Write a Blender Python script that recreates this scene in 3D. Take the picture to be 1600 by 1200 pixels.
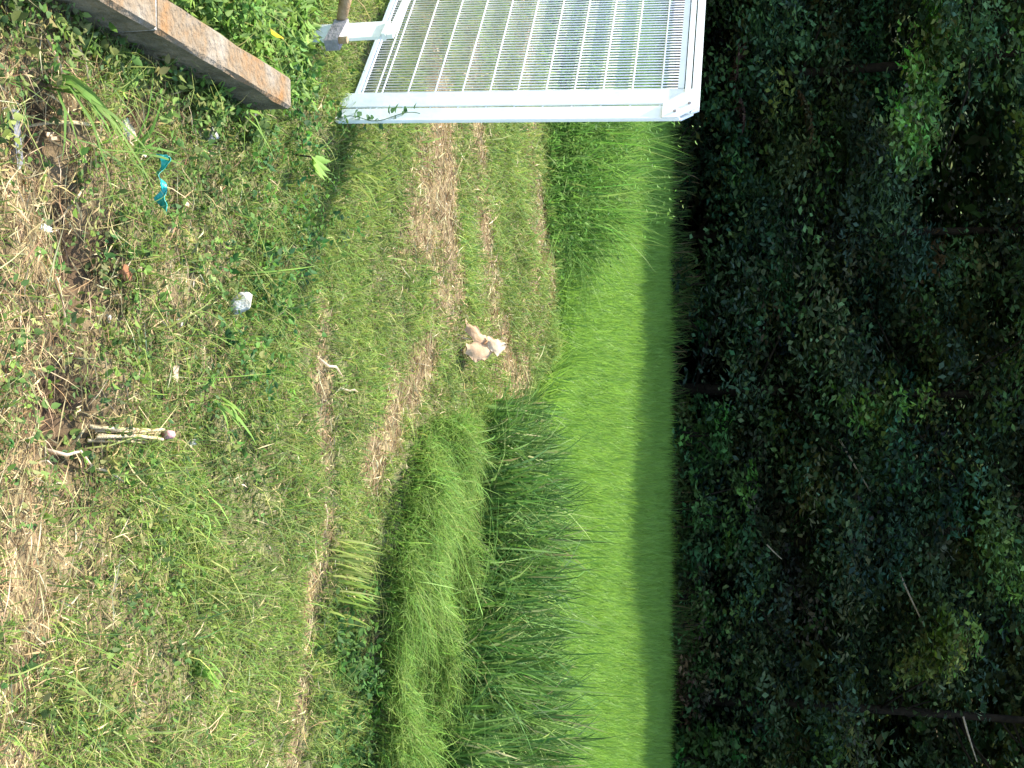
import bpy, math, random
import numpy as np
from mathutils import Vector, Matrix, Quaternion
random.seed(7)
R = np.random.default_rng(11)
PI = math.pi
for o in list(bpy.data.objects): bpy.data.objects.remove(o)
S = bpy.context.scene
C = S.collection

# ------------------------------------------------------------------ camera (the photographer held the phone on its side)
PITCH = math.atan(396 / 2000)
cam = bpy.data.cameras.new('camera'); cam.lens = 45.0; cam.sensor_width = 36.0; cam.clip_end = 2000; cam.clip_start = 0.05
co = bpy.data.objects.new('camera', cam); C.objects.link(co)
fw = Vector((0, math.cos(PITCH), -math.sin(PITCH))); up = Vector((0, math.sin(PITCH), math.cos(PITCH)))
mw = Matrix((( up.x, -1, -fw.x), (up.y, 0, -fw.y), (up.z, 0, -fw.z))).to_4x4()
mw.translation = Vector((0, 0, 1.6)); co.matrix_world = mw
S.camera = co
# ------------------------------------------------------------------ sky and sun
SUN = Vector((-0.62, 0.42, 1.0)).normalized()
w = bpy.data.worlds.new('World'); S.world = w; w.use_nodes = True
nt = w.node_tree; bg = nt.nodes['Background']
sk = nt.nodes.new('ShaderNodeTexSky'); sk.sky_type = 'NISHITA'; sk.sun_disc = False
sk.sun_elevation = math.asin(SUN.z); sk.sun_rotation = math.atan2(SUN.x, SUN.y)
nt.links.new(sk.outputs[0], bg.inputs[0]); bg.inputs[1].default_value = 0.15
sl = bpy.data.lights.new('sun', 'SUN'); sl.energy = 3.5; sl.angle = math.radians(0.53); sl.color = (1.0, 0.95, 0.86)
so = bpy.data.objects.new('sun', sl); C.objects.link(so); so.location = (-8, 8, 20)
so.rotation_euler = SUN.to_track_quat('Z', 'Y').to_euler()
S.view_settings.view_transform = 'Standard'; S.view_settings.look = 'None'
S.view_settings.gamma = 1.0; S.view_settings.exposure = 1.85
S.render.engine = 'CYCLES'
S.render.resolution_x = 1024; S.render.resolution_y = 768

# ------------------------------------------------------------------ materials
def new_mat(name):
    m = bpy.data.materials.new(name); m.use_nodes = True
    t = m.node_tree; p = t.nodes['Principled BSDF']
    return m, t, p
def foliage(name, trans=0.35, rough=0.55, spec=0.25):
    m, t, p = new_mat(name); N = t.nodes
    a = N.new('ShaderNodeAttribute'); a.attribute_name = 'col'
    no = N.new('ShaderNodeTexNoise'); no.inputs['Scale'].default_value = 9
    ge = N.new('ShaderNodeTexCoord'); t.links.new(ge.outputs['Object'], no.inputs['Vector'])
    hs = N.new('ShaderNodeHueSaturation'); t.links.new(a.outputs['Color'], hs.inputs['Color'])
    mr = N.new('ShaderNodeMapRange'); mr.inputs[3].default_value = 0.75; mr.inputs[4].default_value = 1.25
    t.links.new(no.outputs['Fac'], mr.inputs[0]); t.links.new(mr.outputs[0], hs.inputs['Value'])
    t.links.new(hs.outputs[0], p.inputs['Base Color'])
    p.inputs['Roughness'].default_value = rough; p.inputs['Specular IOR Level'].default_value = spec
    tr = N.new('ShaderNodeBsdfTranslucent'); mx = N.new('ShaderNodeMixShader'); mx.inputs[0].default_value = trans
    t.links.new(hs.outputs[0], tr.inputs['Color'])
    t.links.new(p.outputs[0], mx.inputs[1]); t.links.new(tr.outputs[0], mx.inputs[2])
    t.links.new(mx.outputs[0], N['Material Output'].inputs['Surface'])
    return m
def noisy(name, c1, c2, scale=6, rough=0.8, bump=0.2, spec=0.3, bscale=None, c3=None, metallic=0.0):
    m, t, p = new_mat(name); N = t.nodes
    tc = N.new('ShaderNodeTexCoord'); no = N.new('ShaderNodeTexNoise')
    no.inputs['Scale'].default_value = scale; no.inputs['Detail'].default_value = 8; no.inputs['Roughness'].default_value = 0.65
    t.links.new(tc.outputs['Object'], no.inputs['Vector'])
    cr = N.new('ShaderNodeValToRGB'); cr.color_ramp.elements[0].position = 0.35; cr.color_ramp.elements[1].position = 0.65
    cr.color_ramp.elements[0].color = (*c1, 1); cr.color_ramp.elements[1].color = (*c2, 1)
    if c3: e = cr.color_ramp.elements.new(0.5); e.color = (*c3, 1)
    t.links.new(no.outputs['Fac'], cr.inputs[0]); t.links.new(cr.outputs[0], p.inputs['Base Color'])
    n2 = N.new('ShaderNodeTexNoise'); n2.inputs['Scale'].default_value = bscale or scale * 6; n2.inputs['Detail'].default_value = 6
    t.links.new(tc.outputs['Object'], n2.inputs['Vector'])
    b = N.new('ShaderNodeBump'); b.inputs['Strength'].default_value = bump; b.inputs['Distance'].default_value = 0.02
    t.links.new(n2.outputs['Fac'], b.inputs['Height']); t.links.new(b.outputs[0], p.inputs['Normal'])
    p.inputs['Roughness'].default_value = rough; p.inputs['Specular IOR Level'].default_value = spec; p.inputs['Metallic'].default_value = metallic
    return m
def thin(name, c1, c2, c3=None):
    m = noisy(name, c1, c2, 9, .75, .3, .15, 40, c3); t = m.node_tree; N = t.nodes; p = N['Principled BSDF']
    tr = N.new('ShaderNodeBsdfTranslucent'); mx = N.new('ShaderNodeMixShader'); mx.inputs[0].default_value = .5
    t.links.new(p.inputs['Base Color'].links[0].from_socket, tr.inputs['Color'])
    t.links.new(p.outputs[0], mx.inputs[1]); t.links.new(tr.outputs[0], mx.inputs[2]); t.links.new(mx.outputs[0], N['Material Output'].inputs['Surface'])
    return m
def ground_mat():
    m = noisy('soil_and_thatch', (.45, .45, .45), (1.5, 1.5, 1.5), 9, .95, .9, .1, 30, (.9, .9, .9)); t = m.node_tree; N = t.nodes
    a = N.new('ShaderNodeAttribute'); a.attribute_name = 'col'; mx = N.new('ShaderNodeMix'); mx.data_type = 'RGBA'; mx.blend_type = 'MULTIPLY'; mx.inputs[0].default_value = 1
    cr = next(n for n in N if n.type == 'VALTORGB'); p = N['Principled BSDF']
    t.links.new(a.outputs['Color'], mx.inputs['A']); t.links.new(cr.outputs[0], mx.inputs['B']); t.links.new(mx.outputs['Result'], p.inputs['Base Color'])
    return m
M = {
 'soil': ground_mat(), 'soil_old': noisy('soil', (.055, .034, .020), (.16, .11, .065), 7, .95, .9, .1, 30, (.095, .062, .036)),
 'rank': foliage('rank_grass', .32, .6, .12), 'grass': foliage('grass', .40, .6, .12), 'rice': foliage('rice_leaf', .45, .5, .3), 'dry': foliage('dry_stalk', .15, .7, .2),
 'weed': foliage('weed_leaf', .35, .6, .15), 'forest': foliage('forest_leaf', .25, .75, .10),
 'bark': noisy('bark', (.012, .010, .008), (.035, .028, .02), 12, .9, .8, .1),
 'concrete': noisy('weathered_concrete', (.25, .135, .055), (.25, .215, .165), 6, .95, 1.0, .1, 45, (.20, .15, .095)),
 'concrete_side': noisy('shaded_mossy_concrete', (.075, .062, .038), (.19, .155, .10), 8, .95, .8, .08, 50, (.12, .105, .065)),  # kerb sides: brown-grey moss, with their shade mixed into the darker colour
 'mortar': noisy('mortar', (.30, .27, .22), (.48, .45, .40), 20, .95, .5, .1),
 'white': noisy('white_paint', (.70, .74, .71), (.86, .88, .86), 4, .45, .05, .4, 40, (.82, .85, .83)),
 'cream': noisy('cream_paint', (.76, .76, .66), (.84, .84, .76), 6, .45, .05, .4),
 'wire': noisy('white_wire', (.72, .72, .68), (.85, .85, .82), 12, .35, .02, .5),
 'vwire': noisy('zinc_wire', (.72, .70, .70), (.84, .82, .82), 12, .4, .02, .5),
 'iron': noisy('grey_iron', (.20, .18, .18), (.32, .29, .29), 14, .6, .3, .4),
 'rust': noisy('rusty_pipe', (.26, .15, .07), (.45, .32, .18), 12, .8, .4, .2),
 'teal': noisy('teal_plastic', (.0, .22, .19), (.02, .42, .36), 22, .3, .3, .5),
 'stone': noisy('pale_stone', (.22, .21, .17), (.55, .54, .49), 26, .9, .6, .2),
 'paper': noisy('white_scrap', (.30, .28, .20), (.78, .77, .70), 30, .8, .3, .2),
 'mint': noisy('mint_scrap', (.45, .66, .55), (.70, .82, .74), 25, .6, .3, .3),
 'straw': noisy('straw_stalk', (.36, .26, .13), (.62, .50, .30), 16, .8, .3, .2),
 'pink': noisy('pink_end', (.42, .20, .20), (.55, .30, .28), 20, .8, .3, .2),
 'tan': thin('dry_leaf', (.62, .40, .21), (.82, .64, .43), (.74, .53, .33)),
 'pale': thin('dry_leaf_underside', (.72, .56, .37), (.84, .74, .56)),
 'brownleaf': noisy('brown_leaf', (.20, .08, .03), (.40, .20, .10), 15, .8, .4, .2),
 'slate': noisy('grey_slab', (.14, .14, .14), (.34, .34, .34), 14, .9, .4, .2),
 'bamboo': noisy('dead_bamboo', (.16, .13, .09), (.34, .28, .20), 10, .7, .2, .2),
 'weed_stem': noisy('green_stem', (.05, .10, .03), (.08, .14, .04), 12, .7, .1, .2),
 'yellow': noisy('yellow_leaf', (.75, .50, .05), (.85, .65, .10), 15, .6, .1, .3),
}
def tag(o, label=None, cat=None, group=None, kind=None):
    if label: o['label'] = label
    if cat: o['category'] = cat
    if group: o['group'] = group
    if kind: o['kind'] = kind
    return o
def empty(name, loc, label, cat, group=None, rz=0):
    e = bpy.data.objects.new(name, None); C.objects.link(e); e.location = loc; e.rotation_euler.z = rz; e.empty_display_size = .05
    return tag(e, label, cat, group)
def link(name, me, mat, parent=None, smooth=False):
    o = bpy.data.objects.new(name, me); C.objects.link(o)
    if mat is not None: me.materials.append(M[mat] if isinstance(mat, str) else mat)
    if parent: o.parent = parent
    if smooth: me.polygons.foreach_set('use_smooth', np.ones(len(me.polygons), bool))
    return o
def np_mesh(name, V, F, col=None):
    """V (n,3); F list of int arrays (m,k)"""
    me = bpy.data.meshes.new(name); V = np.asarray(V, np.float32)
    me.vertices.add(len(V)); me.vertices.foreach_set('co', V.ravel())
    loops = np.concatenate([f.ravel() for f in F]).astype(np.int32)
    tot = np.concatenate([np.full(len(f), f.shape[1]) for f in F]).astype(np.int32)
    st = np.concatenate([[0], np.cumsum(tot)[:-1]]).astype(np.int32)
    me.loops.add(len(loops)); me.loops.foreach_set('vertex_index', loops)
    me.polygons.add(len(tot)); me.polygons.foreach_set('loop_start', st); me.polygons.foreach_set('loop_total', tot)
    me.update(calc_edges=True)
    if col is not None:
        a = me.attributes.new('col', 'FLOAT_COLOR', 'POINT')
        c4 = np.ones((len(V), 4), np.float32); c4[:, :3] = col; a.data.foreach_set('color', c4.ravel())
    return me
class MB:
    def __init__(s): s.v = []; s.f = []
    def box(s, lo, hi, fr=None):
        """axis box; fr maps local to world (4x4)"""
        n = len(s.v)
        for z in (lo[2], hi[2]):
            for x, y in ((lo[0], lo[1]), (hi[0], lo[1]), (hi[0], hi[1]), (lo[0], hi[1])):
                p = Vector((x, y, z)); s.v.append(tuple(fr @ p if fr else p))
        for q in ((3, 2, 1, 0), (4, 5, 6, 7), (0, 1, 5, 4), (1, 2, 6, 5), (2, 3, 7, 6), (3, 0, 4, 7)): s.f.append(tuple(n + i for i in q))
    def tube(s, pts, rad, k=6, cap=True):
        pts = [Vector(p) for p in pts]; n0 = len(s.v)
        if not hasattr(rad, '__len__'): rad = [rad] * len(pts)
        for i, p in enumerate(pts):
            d = (pts[min(i + 1, len(pts) - 1)] - pts[max(i - 1, 0)]).normalized()
            a = d.orthogonal().normalized() if i == 0 else (a - d * a.dot(d)).normalized()
            b = d.cross(a)
            for j in range(k):
                t = 2 * PI * j / k; s.v.append(tuple(p + (a * math.cos(t) + b * math.sin(t)) * rad[i]))
        for i in range(len(pts) - 1):
            for j in range(k):
                q = n0 + i * k; s.f.append((q + j, q + (j + 1) % k, q + k + (j + 1) % k, q + k + j))
        if cap:
            s.f.append(tuple(n0 + j for j in reversed(range(k)))); q = n0 + (len(pts) - 1) * k; s.f.append(tuple(q + j for j in range(k)))
    def build(s, name, mat, parent=None, smooth=False):
        me = bpy.data.meshes.new(name); me.from_pydata(s.v, [], s.f); me.update()
        return link(name, me, mat, parent, smooth)

# ------------------------------------------------------------------ the lie of the land
def sn(x, y, f, a=0.0):
    return (np.sin(x * f * 1.31 + y * f * .77 + a) + np.sin(x * f * -.63 + y * f * 1.57 + 1.7 * a + 2) + np.sin(x * f * 1.9 - y * f * 1.2 + a * 2.3 + 4)) / 3
def smooth(e0, e1, t):
    t = np.clip((t - e0) / (e1 - e0), 0, 1); return t * t * (3 - 2 * t)
def seg_d(x, y, pts):
    d = np.full(np.shape(x), 1e9)
    for (x0, y0), (x1, y1) in zip(pts[:-1], pts[1:]):
        dx, dy = x1 - x0, y1 - y0; t = np.clip(((x - x0) * dx + (y - y0) * dy) / (dx * dx + dy * dy), 0, 1)
        d = np.minimum(d, np.hypot(x - x0 - t * dx, y - y0 - t * dy))
    return d
def inpoly(x, y, P):
    r = np.zeros(np.shape(x), bool); n = len(P)
    for i in range(n):
        x0, y0 = P[i]; x1, y1 = P[(i + 1) % n]
        if y0 == y1: continue
        c = ((y0 > y) != (y1 > y)) & (x < (x1 - x0) * (y - y0) / (y1 - y0) + x0); r ^= c
    return r
def back_edge(x):    # far edge of the mown strip on the right, where the tall grass starts
    return np.interp(x, [-.3, .1, .5, .8, 1.4, 2.2, 5], [9.4, 6.9, 6.55, 6.4, 5.75, 5.5, 5.2])
def front_edge(x):   # near edge of the soft grass mound
    return np.interp(x, [.0, .2, .45, .7, 1.0, 1.5, 5], [6.6, 5.75, 5.25, 5.05, 5.05, 5.0, 4.6])
def mound(x, y):
    a = smooth(-.03, .10, y - front_edge(x)) * smooth(.05, .35, x) * (1 - smooth(0, .6, y - back_edge(x)))
    return a
holes = [(-.57, 2.63, .12, .08), (-.27, 2.85, .14, .08), (.10, 2.76, .12, .07), (.0, 2.72, .09, .05), (-.36, 2.74, .08, .05), (-.68, 3.05, .08, .04)]
def g(x, y):
    x = np.asarray(x, float); y = np.asarray(y, float)
    z = .018 * sn(x, y, 1.7) + .012 * sn(x, y, 5.1, 1) + .006 * sn(x, y, 14, 2) * (y < 12)
    z = z + .07 * mound(x, y) - .03 * np.exp(-(seg_d(x, y, FURROW) / .06) ** 2)
    for hx, hy, r, d in holes: z = z - d * np.exp(-(((x - hx) ** 2 + (y - hy) ** 2) / r ** 2))
    z = z - .45 * smooth(0, 1, (y - (9.7 - 2.3 * smooth(-.3, .4, x)) + .12 * sn(x, y, .9, 3)) / (.9 + 1.3 * smooth(-.3, .4, x))) * (1 - smooth(21.4, 22.0, y))
    z = z + smooth(30, 70, y) * 26
    return z
FURROW = [(-.25, 4.47), (.1, 4.43), (.48, 4.53), (.9, 4.36), (1.32, 4.17), (2.5, 3.9)]
STRAW = [(-.5, 2.55), (-.1, 2.60), (.14, 2.57), (.6, 2.5), (1.1, 2.5)]
STRAW2 = [(-.40, 3.22), (-.1, 3.30), (.2, 3.27)]
TANP = [(.27, 5.02), (.20, 5.25), (.12, 5.45), (.02, 5.75), (-.12, 5.95)]
RUTA = [(-1.45, 6.2), (-1.29, 6.25), (-.95, 6.35), (-.66, 6.2), (-.45, 6.3)]
RUTB = [(-1.7, 7.0), (-1.45, 7.06), (-.67, 7.3), (-.2, 7.6), (.02, 8.1), (.12, 7.75)]
RUTC = [(-3.6, 8.4), (-1.8, 8.6), (-1.2, 8.9), (-.9, 9.0), (-.35, 8.5)]
def hole_mask(x, y):
    q = 0
    for hx, hy, r, d in holes: q = np.maximum(q, np.exp(-(((x - hx) ** 2 + (y - hy) ** 2) / (r * .85) ** 2)))
    return q
BARE = [([(-.27, 7.85), (.12, 8.3)], .22), ([(-1.15, 9.1), (-.8, 9.6)], .28), ([(-1.3, 6.25), (-.78, 5.75)], .30), ([(-.75, 6.25), (-.55, 6.1)], .22), ([(-.03, 5.4), (.33, 5.1)], .15), ([(-.2, 4.46), (.5, 4.52)], .07), ([(.7, 4.38), (1.3, 4.2)], .08)]
def dryness(x, y):
    n = .5 + .5 * sn(x, y, 6.3, 5); n2 = .5 + .5 * sn(x, y, 2.3, 9)
    d = .04 + .16 * n * n2
    d = d + .22 * (1 - smooth(3.1, 4.6, y)) * (.4 + n2) + (.34 + .14 * (x < 0)) * (1 - smooth(2.35, 3.2, y + .25 * sn(x, y, 3.1, 4)))
    d = d + .30 * (1 - smooth(2.8, 4.0, y)) * (x < .1) * n
    for P, wd, am in ((FURROW, .055, .9), (STRAW, .06, .8), (STRAW2, .05, .6), (TANP, .17, 1.0), (RUTA, .36, .85), (RUTB, .34, 1.0), (RUTC, .42, .9)):
        q = seg_d(x, y, P) + .05 * sn(x, y, 11, 7) + wd * .55 * sn(x, y, 3.7, 12)
        d = d + am * np.exp(-np.clip(q / wd, 0, 9) ** 2 * 1.2) * np.clip(.1 + 1.25 * (.5 + .5 * sn(x, y, 8.5, 21)) * (.6 + .5 * n), 0, 1)
    for P, wd in BARE:
        q = seg_d(x, y, P) + .4 * wd * sn(x, y, 9, 17); d = d + .75 * (1 - smooth(.5, 1.15, q / wd)) * (.35 + .75 * n)
    d = np.where(mound(x, y) > .35, d * .12, d)
    return np.clip(d, 0, 1)

# ground: one sheet, fine near the camera, coarse to the horizon
gx = np.concatenate([[-400, -200, -100, -50, -25, -14], np.arange(-9, -2.6, .25), np.arange(-2.5, 3.0, .045), np.arange(3.1, 9.2, .25), [14, 25, 50, 100, 200, 400]])
gy_ = np.concatenate([[-300, -120, -50, -20, -8, -3, -1, 0, 1, 1.6], np.arange(2, 6.5, .045), np.arange(6.55, 11.5, .08), np.arange(11.7, 24, .4), np.arange(25, 62, 2), [80, 150, 300, 600]])
X, Y = np.meshgrid(gx, gy_); Z = g(X, Y)
nx, ny = len(gx), len(gy_); idx = np.arange(nx * ny).reshape(ny, nx)
F = np.stack([idx[:-1, :-1], idx[:-1, 1:], idx[1:, 1:], idx[1:, :-1]], -1).reshape(-1, 4)
dd = np.clip(dryness(X, Y) * 1.5, 0, 1)[..., None]
GC = (1 - dd) * np.array([.135, .138, .06]) + dd * np.array([.20, .15, .08])
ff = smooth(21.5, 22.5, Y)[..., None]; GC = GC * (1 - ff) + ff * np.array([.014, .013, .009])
for hx, hy, r, d in holes:
    q = np.exp(-(((X - hx) ** 2 + (Y - hy) ** 2) / (r * 1.1) ** 2))[..., None]; GC = GC * (1 - q) + q * np.array([.055, .034, .02])
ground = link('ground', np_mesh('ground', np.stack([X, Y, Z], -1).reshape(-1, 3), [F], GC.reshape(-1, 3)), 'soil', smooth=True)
tag(ground, 'brown soil ground with ruts and a bank', None, kind='structure')

# ------------------------------------------------------------------ numpy scatterers
def blades(P, h, wd, az, bend, col, prof=((0, 1.0), (.4, .85), (.75, .55), (1, 0)), twist=None, zdrop=.4):
    n = len(P); V = []; ld = np.stack([np.cos(az), np.sin(az), np.zeros(n)], -1)
    ta = az + PI / 2 + (R.normal(0, .6, n) if twist is None else twist)
    wv = np.stack([np.cos(ta), np.sin(ta), np.zeros(n)], -1)
    for s, pw in prof:
        c = P + ld * (h * bend * s * s)[:, None]; c[:, 2] += h * (s - zdrop * np.minimum(bend, 1.5) * s * s)
        if pw == 0: V.append(c[:, None])
        else:
            o = wv * (wd * .5 * pw)[:, None]; V.append(np.stack([c - o, c + o], 1))
    V = np.concatenate(V, 1); k = V.shape[1]; base = (np.arange(n) * k)[:, None]; F4 = []; ns = len(prof)
    for i in range(ns - 2): F4.append(base + np.array([2 * i, 2 * i + 1, 2 * i + 3, 2 * i + 2])[None])
    F3 = base + np.array([2 * (ns - 2), 2 * (ns - 2) + 1, 2 * (ns - 2) + 2])[None]
    return V.reshape(-1, 3), np.concatenate(F4), F3, np.repeat(col, k, 0)
def blade_obj(name, mat, parts, parent=None):
    V = []; F4 = []; F3 = []; Cc = []; n = 0
    for v, f4, f3, c in parts:
        V.append(v); F4.append(f4 + n); F3.append(f3 + n); Cc.append(c); n += len(v)
    Fs = [np.concatenate(F4)]
    f3 = np.concatenate(F3)
    if len(f3): Fs.append(f3)
    return link(name, np_mesh(name, np.concatenate(V), Fs, np.concatenate(Cc)), mat, parent)
# leaf templates: x across, y along, z up
LEAF2 = (np.array([[0, 0, 0], [.5, .45, .06], [0, 1, -.05], [-.5, .45, .06]]), np.array([[0, 1, 2, 3]]))
LEAF6 = (np.array([[0, 0, 0], [.42, .25, .10], [.46, .6, .06], [0, 1, -.14], [-.46, .6, .06], [-.42, .25, .10], [0, .45, -.02]]), np.array([[0, 1, 6, 5], [1, 2, 3, 6], [6, 3, 4, 5]]))
def leaves(P, L, W, az, pitch, roll, col, tmpl=LEAF2):
    tv, tf = tmpl; n = len(P)
    ca, sa, cp, sp = np.cos(az), np.sin(az), np.cos(pitch), np.sin(pitch)
    yv = np.stack([ca * cp, sa * cp, sp], -1); xh = np.stack([-sa, ca, np.zeros(n)], -1); zh = np.cross(xh, -yv)
    xv = xh * np.cos(roll)[:, None] + zh * np.sin(roll)[:, None]; zv = np.cross(yv, -xv)
    V = P[:, None] + xv[:, None] * (tv[:, 0][None] * W[:, None])[..., None] + yv[:, None] * (tv[:, 1][None] * L[:, None])[..., None] + zv[:, None] * (tv[:, 2][None] * L[:, None])[..., None]
    k = len(tv); F = (np.arange(n) * k)[:, None, None] + tf[None]
    return V.reshape(-1, 3), F.reshape(-1, tf.shape[1]), np.zeros((0, 3), int), np.repeat(col, k, 0)
def mixcol(n, cols, wts=None, jit=.18):
    cols = np.array(cols); c = cols[R.choice(len(cols), n, p=wts)]
    return np.clip(c * (1 + R.normal(0, jit, (n, 1))) * (1 + R.normal(0, jit * .4, (n, 3))), .004, .9)
GREEN = [(.175, .255, .05), (.21, .29, .055), (.14, .215, .05), (.28, .32, .09), (.12, .20, .055)]
DRYC = [(.38, .29, .13), (.48, .38, .19), (.27, .18, .085), (.18, .115, .055), (.58, .49, .28)]
def wedge(n, y0, y1, k=.36, m=.7, pw=1.0):
    y = (y0 ** (pw + 1) + R.random(n) * (y1 ** (pw + 1) - y0 ** (pw + 1))) ** (1 / (pw + 1)) if pw != -1 else y0 * (y1 / y0) ** R.random(n)
    x = (R.random(n) * 2 - 1) * (k * y + m)
    return x, y
def ground_pts(x, y, dz=-.004): return np.stack([x, y, g(x, y) + dz], -1)

# ------------------------------------------------------------------ short grass of the verge
parts = []
x, y = wedge(430000, 2.3, 10.3, pw=0.0); d = dryness(x, y)
patch = .5 + .5 * sn(x, y, 4.2, 2.2); fine = .5 + .5 * sn(x, y, 15, 8.2)
keep = (R.random(len(x)) > d * 1.02 + 1.1 * hole_mask(x, y)) & (R.random(len(x)) < .62 + .5 * smooth(.25, .6, .5 * patch + .5 * fine)) & (mound(x, y) < .6) & ~((x < -.84) & (x > -.97) & (y < 3.8))
x, y = x[keep], y[keep]; n = len(x)
near = 1 - smooth(3.2, 6, y)
h = R.gamma(5, .0075, n) * (1.0 + .6 * smooth(6, 10, y)) * (.7 + .7 * patch[keep])
wd = R.uniform(.0026, .005, n) * (1 + .16 * np.clip(y - 3, 0, 8))
pcol = (.62 + .50 * patch[keep] + .26 * (.5 + .5 * sn(x, y, 1.9, 31)))[:, None]
parts.append(blades(ground_pts(x, y), h, wd, R.random(n) * 2 * PI, R.uniform(.25, 1.3, n), mixcol(n, GREEN, [.25, .3, .15, .2, .1]) * pcol))
# longer shaggy blades here and there
x, y = wedge(46000, 2.4, 9.6, pw=0.0); k = (.5 + .5 * sn(x, y, 5.2, 14) > .48 + .25 * R.random(len(x))) & (R.random(len(x)) > dryness(x, y)) & (hole_mask(x, y) < .3) & (mound(x, y) < .5); x, y = x[k], y[k]; n = len(x)
parts.append(blades(ground_pts(x, y), R.gamma(6, .015, n) * (1 + .35 * (y < 4)), R.uniform(.003, .006, n) * (1 + .08 * np.clip(y - 3, 0, 8)), R.random(n) * 2 * PI, R.uniform(.4, 1.6, n), mixcol(n, GREEN + [(.30, .32, .10)])))
tag(blade_obj('lawn_grass', 'grass', parts), 'short patchy green grass covering the verge', 'grass', kind='stuff')
# ------------------------------------------------------------------ dry straw and clippings lying about
x, y = wedge(150000, 2.3, 10.0, pw=0.0); d = dryness(x, y)
keep = R.random(len(x)) < (d * 1.15 + .02) * (1 - .85 * hole_mask(x, y)); x, y = x[keep], y[keep]; n = len(x)
P = ground_pts(x, y, .004); P[:, 2] += R.random(n) * .014
pa = leaves(P, R.gamma(3, .014, n) + .012, R.uniform(.002, .005, n) * (1 + .12 * np.clip(y - 3, 0, 8)), R.random(n) * 2 * PI, R.normal(.08, .22, n), R.random(n) * PI, mixcol(n, DRYC, [.3, .25, .2, .15, .1]))
x, y = wedge(24000, 2.3, 9, pw=0.0); keep = R.random(len(x)) < dryness(x, y) * .9; x, y = x[keep], y[keep]; n = len(x)
pb = blades(ground_pts(x, y), R.gamma(4, .012, n), R.uniform(.002, .004, n), R.random(n) * 2 * PI, R.uniform(.4, 1.8, n), mixcol(n, DRYC, [.35, .3, .15, .1, .1]))
x, y = wedge(30000, 2.35, 6.5, m=.4, pw=0.0); k = R.random(len(x)) < (dryness(x, y) - .25) * .5 * (1 - hole_mask(x, y)); x, y = x[k], y[k]; n = len(x)
P = ground_pts(x, y, .010); P[:, 2] += R.random(n) * .02
pc = leaves(P, R.gamma(4, .02, n) + .02, R.uniform(.0018, .0036, n), np.where(R.random(n) < .5, 0, PI) + R.normal(0, .45, n), R.normal(.04, .12, n), R.random(n) * PI, mixcol(n, DRYC, [.3, .25, .15, .1, .2]))
tag(blade_obj('dry_straw', 'dry', [pa, pb, pc]), 'tan dry straw and grass clippings strewn over the verge', 'straw', kind='stuff')
# ------------------------------------------------------------------ low broad-leaved weeds
def weed_patch(n, y0, y1, fn, L, cols, name, label, hmax=.06, tmpl=LEAF6, wt=None):
    x, y = wedge(n, y0, y1, pw=0.0); k = R.random(n) < fn(x, y) * (1 - 1.0 * hole_mask(x, y)) * (1 - .55 * dryness(x, y)); x, y = x[k], y[k]; n = len(x)
    m = 5; xs = np.repeat(x, m) + R.normal(0, .012, n * m); ys = np.repeat(y, m) + R.normal(0, .012, n * m)
    P = ground_pts(xs, ys, .006); P[:, 2] += np.repeat(R.random(n) * hmax, m) * R.uniform(.4, 1, n * m)
    LL = np.repeat(R.uniform(.6, 1.4, n), m) * R.uniform(L * .7, L * 1.3, n * m)
    c = np.repeat(mixcol(n, cols, wt, .22), m, 0)
    return leaves(P, LL, LL * R.uniform(.45, .7, n * m), R.random(n * m) * 2 * PI, R.normal(.15, .4, n * m), R.normal(0, .5, n * m), c, tmpl)
WC = [(.13, .21, .04), (.10, .17, .04), (.16, .25, .05), (.08, .14, .04), (.21, .23, .07)]
nearweeds = lambda x, y: np.clip((.5 + .6 * sn(x, y, 5.5, 3.3)) * (1 - smooth(3.0, 4.2, y)) * (1 - .7 * smooth(.0, .5, x)), 0, 1) * 1.2
leftweeds = lambda x, y: np.clip(np.exp(-(((x + .55) / .45) ** 2 + ((y - 4.02 + .5 * (x + .55)) / .34) ** 2)) * (.50 + .6 * sn(x, y, 9, 3)), 0, 1)
kerbfoot = lambda x, y: np.exp(-((x + .80) / .05) ** 2) * (y < 3.8) * (.6 + .5 * sn(x, y, 12, 3))
rightweeds = lambda x, y: np.clip(smooth(.7, 1.0, x) * smooth(4.35, 4.6, y) * (1 - smooth(4.9, 5.2, y)), 0, 1) * (.45 + .5 * sn(x, y, 8, 1))
midweeds = lambda x, y: np.clip(.5 * sn(x, y, 4.5, 6.3) - .1, 0, 1) * (1 - smooth(4.6, 5.5, y)) * .5
parts = [weed_patch(26000, 2.3, 3.9, kerbfoot, .022, WC, '', '', .09), weed_patch(12000, 2.3, 4.3, nearweeds, .018, WC, '', ''), weed_patch(16000, 3.2, 5.2, leftweeds, .020, [(.06, .15, .03), (.07, .17, .03), (.10, .20, .03), (.04, .11, .03)], '', '', .12),
         weed_patch(9000, 4.2, 5.4, rightweeds, .028, [(.06, .13, .025), (.08, .17, .03), (.05, .11, .025)], '', '', .08), weed_patch(6000, 2.4, 5.6, midweeds, .018, WC, '', '', .03)]
tag(blade_obj('low_weeds', 'weed', parts), 'low broad leaved green weeds among the straw', 'weeds', kind='stuff')
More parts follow.
